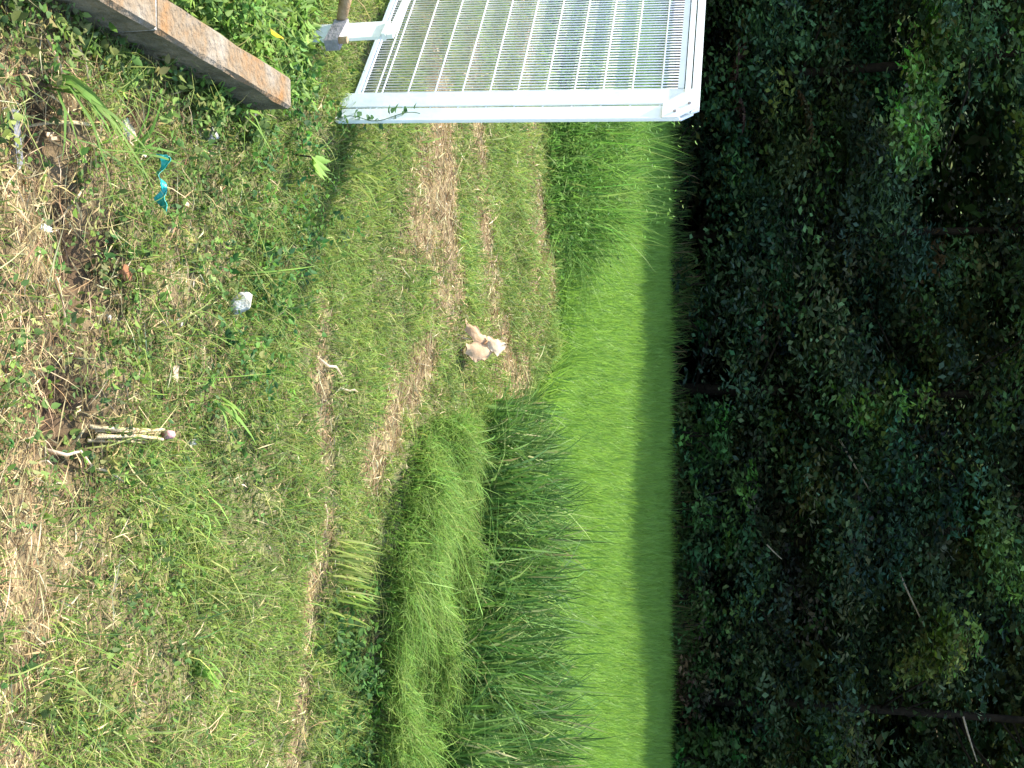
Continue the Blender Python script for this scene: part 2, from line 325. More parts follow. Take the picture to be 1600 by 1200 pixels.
# weeds crowding behind the concrete kerb
n = 5200; x = R.uniform(-2.3, -.98, n); y = R.uniform(2.5, 4.3, n); hh = .02 + .17 * R.random(n) * smooth(-.95, -1.15, x) * (1 - .9 * smooth(3.5, 3.9, y))
m = 4; P = np.repeat(np.stack([x, y, g(x, y) + hh], -1), m, 0) + R.normal(0, .018, (n * m, 3)); P[:, 2] = np.maximum(P[:, 2], .02)
L = R.uniform(.022, .048, n * m)
pa = leaves(P, L, L * R.uniform(.25, .55, n * m), R.random(n * m) * 2 * PI, R.normal(.1, .4, n * m), R.normal(0, .4, n * m), np.repeat(mixcol(n, [(.16, .27, .045), (.20, .31, .06), (.12, .21, .04)]), m, 0), LEAF6)
tag(blade_obj('kerb_weeds', 'weed', [pa]), 'bright green leafy weeds crowding behind the concrete kerb', 'weeds', kind='stuff')

# ------------------------------------------------------------------ soft bright grass mound on the right
x = R.uniform(.0, 4.2, 150000); y = R.uniform(4.6, 8.0, 150000)
mm = mound(x, y); k = (mm > .3) & (y < back_edge(x) + .25) & (np.abs(x) < .40 * y + .7); x, y, mm = x[k], y[k], mm[k]; n = len(x)
h = R.gamma(5, .0235, n) * (.7 + .5 * mm) * (.85 + .45 * sn(x, y, 5, 1)); 
parts = [blades(ground_pts(x, y), h, R.uniform(.004, .007, n), R.normal(-.9, 1.1, n), R.uniform(.5, 1.5, n), mixcol(n, [(.16, .275, .05), (.195, .315, .06), (.125, .23, .045), (.24, .32, .085)]))]
tag(blade_obj('soft_grass', 'grass', parts), 'bright soft grass flopping over in a low mound', 'grass', kind='stuff')
# ------------------------------------------------------------------ tall grass standing along the paddy edge
x = R.uniform(-.3, 5.2, 90000); y = R.uniform(4.8, 10.2, 90000)
tf = .5 + .5 * sn(x, y, 6.5, 2); k = (y > back_edge(x) + .16 + .14 * sn(x, y, 3, 2)) & (y < back_edge(x) + 2.3 + .3 * sn(x, y, 2, 2)) & (np.abs(x) < .40 * y + .8) & (x > .12 + .08 * sn(x, y, 4, 8)) & (R.random(90000) < np.clip(1.5 * tf - .3, .04, 1)); tf = tf[k]; x, y = x[k], y[k]; n = len(x)
edge = smooth(.0, .6, y - back_edge(x))
h = R.normal(.47, .12, n) * (.8 + .28 * edge) * (.55 + .45 * smooth(.1, .55, x)) * (.72 + .42 * tf) * (.95 + .16 * sn(x, y, 2.3, 1))
parts = [blades(ground_pts(x, y), np.clip(h, .12, 1.1), R.uniform(.007, .017, n), R.random(n) * 2 * PI, R.gamma(2, .27, n), mixcol(n, [(.085, .17, .032), (.11, .205, .04), (.06, .135, .03), (.20, .30, .08), (.30, .32, .13)], [.3, .28, .22, .15, .05]), ((0, .8), (.35, 1.0), (.7, .75), (.88, .45), (1, 0)))]
left = []
# left clump beyond the verge
x = R.uniform(-5.4, -.55, 30000); y = R.uniform(9.0, 11.8, 30000)
hl = smooth(-.75, -1.6, x) * .72 + .10
k = (y > 9.15 + .25 * sn(x, y, 2.2, 4) + .8 * smooth(-1.5, -.6, x)) & (R.random(30000) < .6); x, y, hl = x[k], y[k], hl[k]; n = len(x)
h = (hl * (.10 + .90 * smooth(8.9, 10.9, y)) + .30 * smooth(9.8, 10.6, y)) * R.normal(1.0, .16, n)
left.append(blades(ground_pts(x, y), np.clip(h, .1, 1.6), R.uniform(.008, .016, n), R.normal(-PI / 2, 1.3, n), R.gamma(2, .32, n), mixcol(n, [(.12, .24, .04), (.14, .27, .05), (.10, .20, .04), (.18, .28, .07)]), ((0, .8), (.35, 1.0), (.7, .75), (.88, .45), (1, 0))))
k = R.random(n) < .22; q = ground_pts(x[k], y[k]); q[:, 2] += h[k] * R.uniform(.45, .95, k.sum()); m = 2; q = np.repeat(q, m, 0) + R.normal(0, .05, (len(q) * m, 3)); LL = R.uniform(.025, .055, len(q))
left.append(leaves(q, LL, LL * R.uniform(.3, .55, len(q)), R.random(len(q)) * 2 * PI, R.normal(.0, .4, len(q)), R.normal(0, .4, len(q)), mixcol(len(q), [(.12, .24, .04), (.15, .27, .05), (.10, .20, .04)]), LEAF6))
tag(blade_obj('leafy_weeds', 'grass', left), 'tall leafy green weeds filling the bank right of the gate', 'weeds', kind='stuff')
tag(blade_obj('tall_grass', 'rank', parts), 'tall rank grass standing along the edge of the paddy', 'grass', kind='stuff')

# ------------------------------------------------------------------ the rice paddy
nh = 18000
hx = R.uniform(-9.5, 9.5, nh); hy = 9.3 + (21.6 - 9.3) * R.random(nh) ** 1.1
k = (np.abs(hx) < .40 * hy + 1.5) & (g(hx, hy) < -.36); hx, hy = hx[k], hy[k]
hx = np.round(hx / .14) * .14 + R.normal(0, .03, len(hx))
m = 16; x = np.repeat(hx, m) + R.normal(0, .035, len(hx) * m); y = np.repeat(hy, m) + R.normal(0, .035, len(hx) * m); n = len(x)
h = R.normal(.62, .025, n) + .012 * sn(x, y, 1.1, 2)
P = ground_pts(x, y); P[:, 2] = np.minimum(P[:, 2], -.43) if False else P[:, 2]
parts = [blades(P, h * np.where(P[:, 2] > -.3, .75, 1), R.uniform(.008, .014, n), R.random(n) * 2 * PI, R.gamma(3, .13, n), mixcol(n, [(.20, .34, .05), (.22, .37, .055), (.18, .32, .05)], None, .06), ((0, .7), (.5, 1.0), (.85, .6), (1, 0)))]
tag(blade_obj('rice_crop', 'rice', parts), 'bright yellow green rice plants filling the paddy field', 'rice', kind='stuff')
print('grass done')

# ------------------------------------------------------------------ the wood beyond the paddy
def crown_leaves(cl, per, L, cols, sx=.9, sz=.28, droop=.25):
    """cl: (n,3) spray centres; each spray is a flat drooping fan of leaves"""
    n = len(cl); m = per; N_ = n * m
    az = np.repeat(R.random(n) * 2 * PI, m); rr = np.sqrt(R.random(N_)); th = R.random(N_) * 2 * PI
    sc = np.repeat(R.uniform(.6, 1.3, n), m) * sx
    lx = rr * np.cos(th) * sc; ly = rr * np.sin(th) * sc * .6
    tilt = np.repeat(R.normal(0, .28, n), m)
    P = np.repeat(cl, m, 0) + np.stack([lx * np.cos(az) - ly * np.sin(az), lx * np.sin(az) + ly * np.cos(az), R.normal(0, sz * .5, N_) * sc + lx * tilt - droop * rr * rr * sc], -1)
    LL = R.uniform(.7, 1.35, N_) * L
    c = np.repeat(mixcol(n, cols, None, .38), m, 0) * R.uniform(.75, 1.25, (N_, 1))
    return leaves(P, LL, LL * R.uniform(.45, .65, N_), R.random(N_) * 2 * PI, R.normal(-.35, .35, N_), R.normal(0, .45, N_), c)
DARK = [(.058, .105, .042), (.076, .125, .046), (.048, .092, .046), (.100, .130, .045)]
def limb_tube(mb, p0, p1, r0, r1, sag=.0):
    p0, p1 = Vector(p0), Vector(p1); pts = []
    for i in range(5):
        t = i / 4; p = p0.lerp(p1, t); p.z -= sag * math.sin(PI * t); p += Vector((random.gauss(0, .03), random.gauss(0, .03), 0)) * (0 < i < 4); pts.append(p)
    mb.tube(pts, [r0 + (r1 - r0) * i / 4 for i in range(5)], 5)
def tree(x, y, ht, rad, zlow, nspray, per, L, cols, label, lean=(0, 0), sx=.9, extra=None, group='trees of the wood'):
    z0 = float(g(x, y)) - .05
    e = empty('tree', (x, y, z0), label, 'tree', group)
    mb = MB(); tr = .004 * ht + .03
    pts = [(lean[0] * t * t, lean[1] * t * t, ht * .95 * t) for t in (0, .12, .3, .5, .75, 1)]
    mb.tube(pts, [tr * 1.35, tr, tr * .85, tr * .65, tr * .4, .02], 8)
    cl = []; K = []
    for i in range(34):
        t = R.random() ** 1.5; zz = zlow + (ht - zlow) * t
        prof = math.sin(PI * min(1, .22 + .78 * t)) ** .6 if t < .9 else .5
        a = R.random() * 2 * PI; r = rad * prof * (R.random() ** .45)
        K.append((r * math.cos(a) + lean[0] * t, r * math.sin(a) + lean[1] * t, zz))
    K = np.array(K); cl = K[R.integers(0, 34, nspray)] + R.normal(0, 1, (nspray, 3)) * np.array([.62, .5, .34])
    for i in range(0, nspray, max(1, nspray // 26)):
        c = cl[i]; zz = max(.4, c[2] - .5 - .25 * math.hypot(c[0], c[1])); t = zz / (ht * .95)
        limb_tube(mb, (lean[0] * t * t, lean[1] * t * t, zz), c, tr * .35 * (1 - t * .6), .012, .1)
    mb.build('trunk', 'bark', e, True)
    o = blade_obj('crown', 'forest', [crown_leaves(cl, per, L, cols, sx)], e)
    return e
front = [(-8.6, 23.3, 14, 2.6, .9, 'dark tree furthest left in the wood, behind the white gate'),
         (-5.4, 23.0, 15, 2.7, 1.6, 'dark tree carrying the light green bough above the white gate'),
         (-2.7, 23.6, 14, 2.6, 1.3, 'very dark drooping tree just right of the light green bough'),
         (.1, 23.2, 15, 2.7, 1.2, 'dark tree with a small fresh green clump above mid paddy'),
         (2.9, 23.5, 14, 2.6, 1.0, 'dark tree between the two small fresh green clumps'),
         (5.6, 23.0, 15, 2.7, 1.3, 'dark tree carrying the large yellow green clump at the right'),
         (8.5, 23.4, 14, 2.7, .9, 'dark tree furthest right in the wood')]
TR = []
for i, (x, y, ht, rad, zl, lab) in enumerate(front):
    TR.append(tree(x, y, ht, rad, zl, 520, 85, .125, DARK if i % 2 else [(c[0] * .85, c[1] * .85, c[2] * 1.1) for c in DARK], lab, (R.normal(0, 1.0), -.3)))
# the dark mass of wood behind them
cl = np.stack([R.uniform(-18, 18, 4200), R.uniform(24.6, 34, 4200), np.zeros(4200)], -1)
cl[:, 2] = g(cl[:, 0], cl[:, 1]) + R.uniform(.1, 15, 4200)
c2 = np.stack([R.uniform(-30, 30, 2200), R.uniform(34, 54, 2200), np.zeros(2200)], -1); c2[:, 2] = g(c2[:, 0], c2[:, 1]) + R.uniform(0, 4.5, 2200)
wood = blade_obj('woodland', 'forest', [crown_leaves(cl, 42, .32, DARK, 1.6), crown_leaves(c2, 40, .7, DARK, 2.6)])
tag(wood, 'dark unbroken mass of woodland foliage on the slope', 'woodland', kind='stuff')
# fresher boughs: parts of the trees that carry them
def bough(t, pts, n, per, L, cols, sx, lab, stem=None):
    o = t.location; P = np.array(pts, float); q = R.random(n) * (len(P) - 1); i = np.clip(q.astype(int), 0, len(P) - 2); f = (q - i)[:, None]
    cl = P[i] * (1 - f) + P[i + 1] * f + R.normal(0, .12, (n, 3)) * np.array([1, 1, 1.2]); cl -= np.array(o)
    b = blade_obj('bough', 'forest', [crown_leaves(cl, per, L, cols, sx, .3, .3)], t); b['label'] = lab; b['kind'] = 'stuff'
    if stem:
        mb = MB(); mb.tube([Vector(p) - o for p in stem], [.035] + [.02] * (len(stem) - 2) + [.006], 5); mb.build('branch', 'bark', b, True)
    return b
LT = [(.15, .27, .08), (.17, .30, .08), (.13, .24, .08)]; YG = [(.15, .22, .05), (.13, .20, .05), (.17, .225, .055)]
bough(TR[1], [(-7.4, 21.4, 4.55), (-5.6, 21.1, 4.4), (-4.6, 21.0, 4.2), (-3.6, 21.0, 3.85)], 60, 60, .13, LT, .55, 'light green leafy bough hanging in front', [(-5.4, 22.9, 4.6), (-6.0, 21.3, 4.8), (-4.6, 20.9, 4.7), (-3.4, 20.9, 4.3)])
bough(TR[1], [(-7.4, 21.3, 6.4), (-6.2, 21.3, 6.1), (-5.4, 21.3, 5.9)], 40, 60, .13, LT, .55, 'light green bough at the top left', [(-5.4, 22.9, 6.3), (-6.4, 21.3, 6.4), (-7.2, 21.2, 5.7)])
bough(TR[2], [(-4.1, 21.4, 5.8), (-3.2, 21.4, 5.9)], 14, 50, .12, YG, .5, 'yellow green leafy spray near the top')
bough(TR[3], [(.55, 21.3, 3.0), (.45, 21.2, 3.3), (.3, 21.2, 3.6), (.0, 21.3, 3.9)], 16, 45, .12, [(.12, .21, .045), (.10, .18, .05)], .46, 'fresh green clump of leaves')
bough(TR[5], [(3.85, 21.2, 4.7), (4.25, 21.1, 4.5), (4.5, 21.1, 4.1), (4.05, 21.1, 4.1)], 20, 50, .12, YG, .46, 'yellow green clump of leaves')
bough(TR[4], [(2.2, 21.3, 5.3), (3.2, 21.3, 5.5)], 14, 45, .12, LT, .5, 'light green spray of leaves')
# undergrowth along the wood's edge
def shrub(x, y, ht, wd, n, per, L, cols, label, name='shrub', group='shrubs along the edge of the wood'):
    z0 = float(g(x, y)) - .03; e = empty(name, (x, y, z0), label, 'shrub', group)
    cl = np.stack([R.normal(0, wd * .45, n), R.normal(0, wd * .3, n), R.random(n) ** .8 * ht], -1)
    mb = MB()
    for i in range(7): limb_tube(mb, (random.gauss(0, .06), random.gauss(0, .06), 0), tuple(cl[i * n // 7]), .025, .008)
    mb.build('stem', 'bark', e, True)
    blade_obj('foliage', 'forest', [crown_leaves(cl, per, L, cols, .38, .35, .15)], e)
    return e
SH = [(.06, .13, .035), (.08, .15, .04), (.045, .10, .035)]
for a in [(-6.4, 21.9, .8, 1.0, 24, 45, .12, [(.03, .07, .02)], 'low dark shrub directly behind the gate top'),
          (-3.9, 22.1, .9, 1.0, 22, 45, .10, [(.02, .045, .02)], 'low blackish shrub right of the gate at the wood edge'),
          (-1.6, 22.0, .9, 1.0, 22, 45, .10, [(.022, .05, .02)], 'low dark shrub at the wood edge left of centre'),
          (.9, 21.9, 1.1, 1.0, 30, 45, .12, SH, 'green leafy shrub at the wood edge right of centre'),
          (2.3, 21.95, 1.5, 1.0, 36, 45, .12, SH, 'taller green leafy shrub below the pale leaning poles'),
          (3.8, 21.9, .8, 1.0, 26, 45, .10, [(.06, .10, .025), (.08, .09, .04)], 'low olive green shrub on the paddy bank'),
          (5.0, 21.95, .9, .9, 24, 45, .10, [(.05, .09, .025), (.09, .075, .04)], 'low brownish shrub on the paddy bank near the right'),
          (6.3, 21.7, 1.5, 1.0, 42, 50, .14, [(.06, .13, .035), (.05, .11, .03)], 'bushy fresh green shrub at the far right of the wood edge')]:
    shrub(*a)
# ragged grass and bracken at the foot of the wood
x = R.uniform(-10, 10, 14000); y = R.uniform(21.4, 22.2, 14000); pz = .5 + .5 * sn(x, y, 1.6, 3); k = R.random(14000) < .15 + .85 * pz; x, y, pz = x[k], y[k], pz[k]; n = len(x)
P = ground_pts(x, y); P[:, 2] = np.maximum(P[:, 2], -.35)
tag(blade_obj('bank_grass', 'forest', [blades(P, R.uniform(.25, .6, n) * (.5 + .9 * pz), R.uniform(.012, .03, n), R.random(n) * 2 * PI, R.gamma(2, .3, n), mixcol(n, [(.08, .14, .035), (.06, .11, .03), (.12, .13, .05), (.16, .11, .06)], [.4, .3, .2, .1]))]), 'ragged grass and bracken at the foot of the wood', 'grass', kind='stuff')
# dead fern heap and dead frond near the gate
def frond_clump(name, loc, n, ln, cols, label, cat, az0=0, spread=PI, lift=.5):
    e = empty(name, loc, label, cat)
    for i in range(n):
        az = az0 + random.uniform(-spread, spread); l = ln * random.uniform(.7, 1.2); m = 22
        s = np.linspace(.08, 1, m); cx = s * l * math.cos(az); cy = s * l * math.sin(az); cz = l * lift * (s - .75 * s * s) * 1.6
        P = np.repeat(np.stack([cx, cy, cz], -1), 2, 0); sd = np.tile([1, -1], m)
        LL = np.repeat(l * .26 * np.sin(np.clip(s * PI * .9 + .25, 0, PI)) + .02, 2)
        v = leaves(P, LL, LL * .22, az + sd * 1.05, R.normal(-.25, .12, 2 * m), R.normal(0, .3, 2 * m), mixcol(2 * m, cols))
        blade_obj('frond', 'forest', [v], e)
    return e
frond_clump('dead_fern', (-5.1, 21.7, 1.0), 9, .9, [(.13, .075, .05), (.18, .10, .07)], 'pinkish brown heap of dead fern above the gate corner', 'fern')
frond_clump('dead_palm_frond', (-4.9, 21.6, 2.1), 6, 1.0, [(.16, .09, .04), (.10, .11, .05)], 'orange brown dying palm frond in the dark wood', 'frond', .3, .8)
frond_clump('green_fern', (-4.4, 21.6, 2.7), 8, 1.1, [(.05, .08, .035), (.06, .09, .05)], 'grey green fern fronds above the dying palm frond', 'fern', .2, 1.6)
frond_clump('green_fern', (-5.9, 21.7, 1.3), 8, .9, [(.05, .10, .03)], 'dark green fern left of the dead fern heap', 'fern')
# dead bamboo poles leaning in the wood
for p0, p1, r, lab in (((.90, 21.5, 2.78), (1.75, 21.6, 3.28), .020, 'pale dead bamboo pole leaning below the small fresh green clump'),
                       ((3.02, 21.3, 3.70), (3.85, 21.3, 4.08), .020, 'pale dead bamboo pole crossing left of the yellow green clump'),
                       ((5.25, 21.2, 4.66), (5.95, 21.2, 4.87), .018, 'pale dead bamboo pole furthest right in the wood'),
                       ((2.62, 21.3, 1.62), (2.85, 21.3, 1.86), .013, 'short thin dead bamboo stick low in the wood')):
    e = empty('bamboo_pole', p0, lab, 'pole', 'dead bamboo poles')
    mb = MB(); a, b = Vector((0, 0, 0)), Vector(p1) - Vector(p0); mb.tube([a.lerp(b, t / 6) + Vector((0, 0, -.008 * math.sin(PI * t / 6))) for t in range(7)], [r * (1 - .5 * t / 6) for t in range(7)], 7); mb.build('pole', 'bamboo', e, True)
    for t in range(1, 6):
        mb = MB(); c = a.lerp(b, t / 6) + Vector((0, 0, -.008 * math.sin(PI * t / 6))); dd = b.normalized() * .012; mb.tube([c - dd, c + dd], r * (1 - .5 * t / 6) * 1.15, 7); mb.build('node_ring', 'bamboo', e)

# ------------------------------------------------------------------ white mesh gate
GD = Vector((-.725, .688, 0)).normalized()          # along the gate, away from its free end
GN = Vector((-GD.y, GD.x, 0)); GN = GN if GN.y < 0 else -GN    # its face towards the verge
GO = Vector((-.985, 4.62, float(g(-.985, 4.62))))
SAG = .055                                          # the gate sags towards its free end
fr = Matrix(((GD.x, GN.x, -GD.x * SAG), (GD.y, GN.y, -GD.y * SAG), (0, 0, 1)))    # local x along, y towards viewer, z up
gate = empty('mesh_gate', GO, 'white steel mesh gate with wide channel frame and cut corner', 'gate')
f4 = fr.to_4x4(); HT = 1.375; LEN = 2.2
def prism(mb, poly, y0, y1):
    n = len(mb.v); k = len(poly)
    for yy in (y0, y1):
        for (a, b) in poly: mb.v.append(tuple(fr @ Vector((a, yy, b))))
    s = 1
    mb.f.append(tuple(n + i for i in range(k))); mb.f.append(tuple(n + k + i for i in reversed(range(k))))
    for i in range(k): j = (i + 1) % k; mb.f.append((n + i, n + k + i, n + k + j, n + j))
def part(name, mat, fn): mb = MB(); fn(mb); return mb.build(name, mat, gate)
part('stile', 'white', lambda m: prism(m, [(.0, .02), (.088, .02), (.088, HT - .02), (.034, HT - .02), (.0, HT - .062)], .000, .006))
part('stile', 'white', lambda m: prism(m, [(.102, -.03), (.192, -.03), (.192, HT - .03), (.102, HT - .03)], .000, .006))
part('edge_lip', 'white', lambda m: m.tube([fr @ Vector((.003, .008, z)) for z in (.045, .5, HT - .066)], .0055, 8))
part('lip_curl', 'white', lambda m: m.tube([fr @ Vector((.014 + .016 * math.cos(t), .010, .028 + .018 * math.sin(t))) for t in np.linspace(1.9, 2 * PI + .8, 10)], .005, 6))
part('top_rail', 'white', lambda m: prism(m, [(.030, HT - .034), (.034, HT - .055), (LEN, HT - .055), (LEN, HT - .034)], .007, .013))
part('top_rail', 'white', lambda m: prism(m, [(.050, HT), (.034, HT - .029), (LEN, HT - .029), (LEN, HT)], .004, .011))
part('top_rail_lip', 'white', lambda m: prism(m, [(.195, HT - .060), (.195, HT - .082), (LEN, HT - .082), (LEN, HT - .060)], .000, .008))
part('corner_plate', 'white', lambda m: prism(m, [(.0, HT - .13), (.084, HT - .13), (.150, HT - .062), (.150, HT), (.066, HT), (.0, HT - .075)], .014, .018))
for bx, bz in ((.082, HT - .035), (.034, HT - .085)):
    part('bolt', 'iron', lambda m: m.tube([fr @ Vector((bx, .017, bz)), fr @ Vector((bx, .022, bz))], .006, 8))
part('end_stile', 'white', lambda m: m.box((LEN, -.02, 0), (LEN + .07, .014, HT - .002), f4))
part('bottom_rail', 'white', lambda m: m.box((.194, -.016, .045), (LEN, .004, .06), f4))
i = 0; xx = .205
vw = MB(); vw.tube([fr @ Vector((0, 0, .05)), fr @ Vector((0, 0, HT - .075))], .0028, 5); vme = None
while xx < LEN:
    if vme is None: o = vw.build('upright_wire', 'vwire', gate, True); vme = o.data
    else: o = bpy.data.objects.new('upright_wire', vme); C.objects.link(o); o.parent = gate
    o.location = fr @ Vector((xx, -.0135, 0)); xx += .0185
hw = MB(); hw.tube([fr @ Vector((.012, -.006, 0)), fr @ Vector((.5, -.006, 0)), fr @ Vector((LEN, -.006, 0))], .0036, 6); hme = None
for zz in [.07, .125, .15] + [.255 + .1085 * i for i in range(10)]:
    if hme is None: o = hw.build('cross_wire', 'wire', gate, True); hme = o.data
    else: o = bpy.data.objects.new('cross_wire', hme); C.objects.link(o); o.parent = gate
    o.location = fr @ Vector((0, 0, zz))
# latch post in front of the gate's left
lp = empty('latch_post', (-1.245, 4.33, 0), 'short cream post with grey clamp and rusty pipe before the gate', 'post', None, math.radians(-48))
mb = MB(); mb.box((-.058, -.006, -.06), (.058, .006, .283)); mb.build('post', 'cream', lp)
mb = MB(); mb.box((-.045, -.012, .286), (.050, .014, .300)); mb.build('cap_plate', 'cream', lp)
mb = MB(); mb.box((-.40, -.006, .304), (.048, .010, .326)); mb.build('post_arm', 'cream', lp)
mb = MB(); mb.box((-.066, -.020, .090), (.095, .020, .140)); mb.build('clamp', 'iron', lp)
mb = MB(); mb.tube([(.080, -.010, .1405), (.080, -.010, .172)], .013, 8); mb.build('clamp_bolt', 'rust', lp)
mb = MB(); mb.tube([(-.42, -.30, .165), (-.16, -.10, .135), (-.06, -.016, .115)], [.030, .026, .018], 10); mb.build('pipe', 'rust', lp, True)

# ------------------------------------------------------------------ concrete kerb
kerb = empty('concrete_kerb', (-.905, 3.0, 0), 'low weathered concrete kerb with orange stained top', 'kerb')
def kblock(y0, y1):
    mb = MB(); n = 8; prof = [(-.048, -.1), (-.048, .142), (-.040, .150), (.040, .150), (.048, .140), (.048, -.1)]
    ys = np.linspace(y0, y1, n)
    for yy in ys:
        for (a, b) in prof: mb.v.append((a + (random.gauss(0, .0016) if b > 0 else 0), yy - 3.0, b + (random.gauss(0, .0016) if b > 0 else 0)))
    k = len(prof)
    for i in range(n - 1):
        for j in range(k - 1): mb.f.append((i * k + j, (i + 1) * k + j, (i + 1) * k + j + 1, i * k + j + 1))
    mb.f.append(tuple(range(k))); mb.f.append(tuple(reversed(range((n - 1) * k, n * k))))
    return mb
for y0, y1 in ((1.1, 1.88), (1.892, 2.872), (2.884, 3.775)):
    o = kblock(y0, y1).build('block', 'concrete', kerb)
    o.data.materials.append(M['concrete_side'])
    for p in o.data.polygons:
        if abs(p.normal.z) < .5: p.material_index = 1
for y0, y1 in ((1.88, 1.892), (2.872, 2.884)):
    mb = MB(); mb.box((-.045, y0 - 3, -.1), (.045, y1 - 3, .1485)); mb.build('mortar_joint', 'mortar', kerb)

# ------------------------------------------------------------------ litter, stones, stalks
def gzp(x, y, dz=0): return Vector((x, y, float(g(x, y)) + dz))
def curl_sheet(nu, nv, fn, th=.0015):
    mb = MB(); 
    for s in (0, 1):
        for i in range(nu):
            for j in range(nv):
                p = Vector(fn(i / (nu - 1), j / (nv - 1))); mb.v.append((p.x, p.y + s * th, p.z + s * th))
    N_ = nu * nv
    for i in range(nu - 1):
        for j in range(nv - 1):
            a = i * nv + j; mb.f.append((a, a + 1, a + nv + 1, a + nv)); mb.f.append((N_ + a, N_ + a + nv, N_ + a + nv + 1, N_ + a + 1))
    rim = [i * nv for i in range(nu)] + [(nu - 1) * nv + j for j in range(1, nv)] + [i * nv + nv - 1 for i in reversed(range(nu - 1))] + [j for j in reversed(range(1, nv - 1))]
    for q in range(len(rim)): a, b = rim[q], rim[(q + 1) % len(rim)]; mb.f.append((a, N_ + a, N_ + b, b))
    return mb
def rock(name, loc, sz, mat, label, cat, squash=.6, seed=1, group=None):
    import bmesh
    rs = random.Random(seed); bm = bmesh.new(); bmesh.ops.create_icosphere(bm, subdivisions=3, radius=1)
    dirs = [(Vector((rs.gauss(0, 1), rs.gauss(0, 1), rs.gauss(0, 1))).normalized(), rs.uniform(.25, .75)) for _ in range(13)]
    for v in bm.verts:
        for d, c in dirs:
            q = v.co.dot(d)
            if q > c: v.co -= d * (q - c) * .92
        v.co *= 1 + rs.gauss(0, .02)
        v.co = Vector((v.co.x * sz[0], v.co.y * sz[1], v.co.z * sz[2]))
    me = bpy.data.meshes.new(name); bm.to_mesh(me); bm.free()
    o = link(name, me, mat); o.location = loc; o.rotation_euler = (rs.uniform(-.2, .2), rs.uniform(-.2, .2), rs.uniform(0, 6)); return tag(o, label, cat, group)
rock('stone', gzp(-.24, 3.66, .030), (.062, .045, .050), 'paper', 'whitish angular lump lying in green grass beside the verge weeds', 'stone', seed=3)
rock('stone', gzp(-.725, 3.47, .02), (.035, .032, .030), 'stone', 'pale grey angular stone beside the concrete kerb', 'stone', seed=5)
rock('stone', gzp(-.84, 3.86, .005), (.045, .03, .018), 'slate', 'flat grey stone at the end of the concrete kerb', 'stone', seed=8)
# grey slab edge sticking out of the soil bottom left
o = None; mb = MB(); mb.box((-.065, -.010, -.02), (.065, .010, .022)); o = mb.build('slab', 'slate'); o.location = gzp(-.535, 2.52, .01); o.rotation_euler = (.2, .2, .5); tag(o, 'grey broken slab poking from soil at the near left corner', 'slab')
# teal plastic strip, twisted
tp = gzp(-.53, 3.13, .042)
def teal(u, v):
    a = u * 5.2 + .6; wv = (v - .5) * .030 * (1 - .5 * abs(math.sin(u * 7.5)) ** 3)
    return (-.075 + .150 * u, wv * math.cos(a) + (.007 * math.sin(u * 9) + .004 * math.sin(u * 31)), wv * math.sin(a) + .010 * math.sin(u * 14))
o = curl_sheet(26, 5, teal).build('plastic_strip', 'teal', None, True); o.location = tp; o.rotation_euler.z = .06; tag(o, 'crumpled teal plastic strip lying among weeds', 'litter')
def scrap(x, y, s, mat, label, seed, cat='litter', name='scrap', group=None, up=.6):
    rs = random.Random(seed); a, b, c = rs.uniform(1, 3), rs.uniform(1, 3), rs.uniform(.5, 1.5)
    def fn(u, v):
        r = (1 - .35 * abs(math.sin(a * 3 * v + b)))
        return ((u - .5) * s * 1.5 * r, (v - .5) * s * r * 1.1, s * (.15 * math.sin(a * u * 3 + c) + up * .5 * (u - .5) ** 2 + .2 * math.sin(b * v * 4)))
    o = curl_sheet(7, 6, fn).build(name, mat, None, True); o.location = gzp(x, y, .012 + s * .28); o.rotation_euler = (rs.uniform(.3, .9), rs.uniform(-.3, .3), rs.uniform(0, 6)); return tag(o, label, cat, group)
scrap(-.575, 2.70 + .0, .022, 'pale', 'pale curled dry leaf above the dark hole near the kerb', 21, 'leaf', 'dry_leaf')
scrap(-.655, 3.02, .036, 'paper', 'white paper scrap in the weeds between kerb and teal strip', 22)
scrap(-.625, 3.035, .040, 'pale', 'cream dead leaf touching the white scrap near the kerb', 23, 'leaf', 'dry_leaf')
scrap(-.605, 3.09, .020, 'paper', 'tiny white scrap near the teal strip on its kerb side', 24)
scrap(-.365, 2.69, .030, 'mint', 'mint white plastic scrap on the near left straw', 25)
scrap(-.165, 2.96, .022, 'paper', 'small white scrap beside the bright weed left of centre', 26)
scrap(-.17, 3.30, .022, 'paper', 'small white scrap along the thin straw line', 27)
scrap(-.03, 3.28, .034, 'pale', 'cream dry leaf on the thin straw line near the bright grass tuft', 28, 'leaf', 'dry_leaf')
scrap(.17, 3.39, .026, 'paper', 'white scrap right of the dry stalk bundle', 29)
scrap(-.42, 3.235, .026, 'pale', 'pale dry leaf just right of the teal strip', 30, 'leaf', 'dry_leaf')
scrap(-.285, 3.03, .036, 'brownleaf', 'reddish brown dead leaf at the edge of the dark hole', 31, 'leaf', 'dry_leaf')
scrap(-.50, 3.31, .024, 'pale', 'small cream leaf beyond the teal strip', 32, 'leaf', 'dry_leaf')
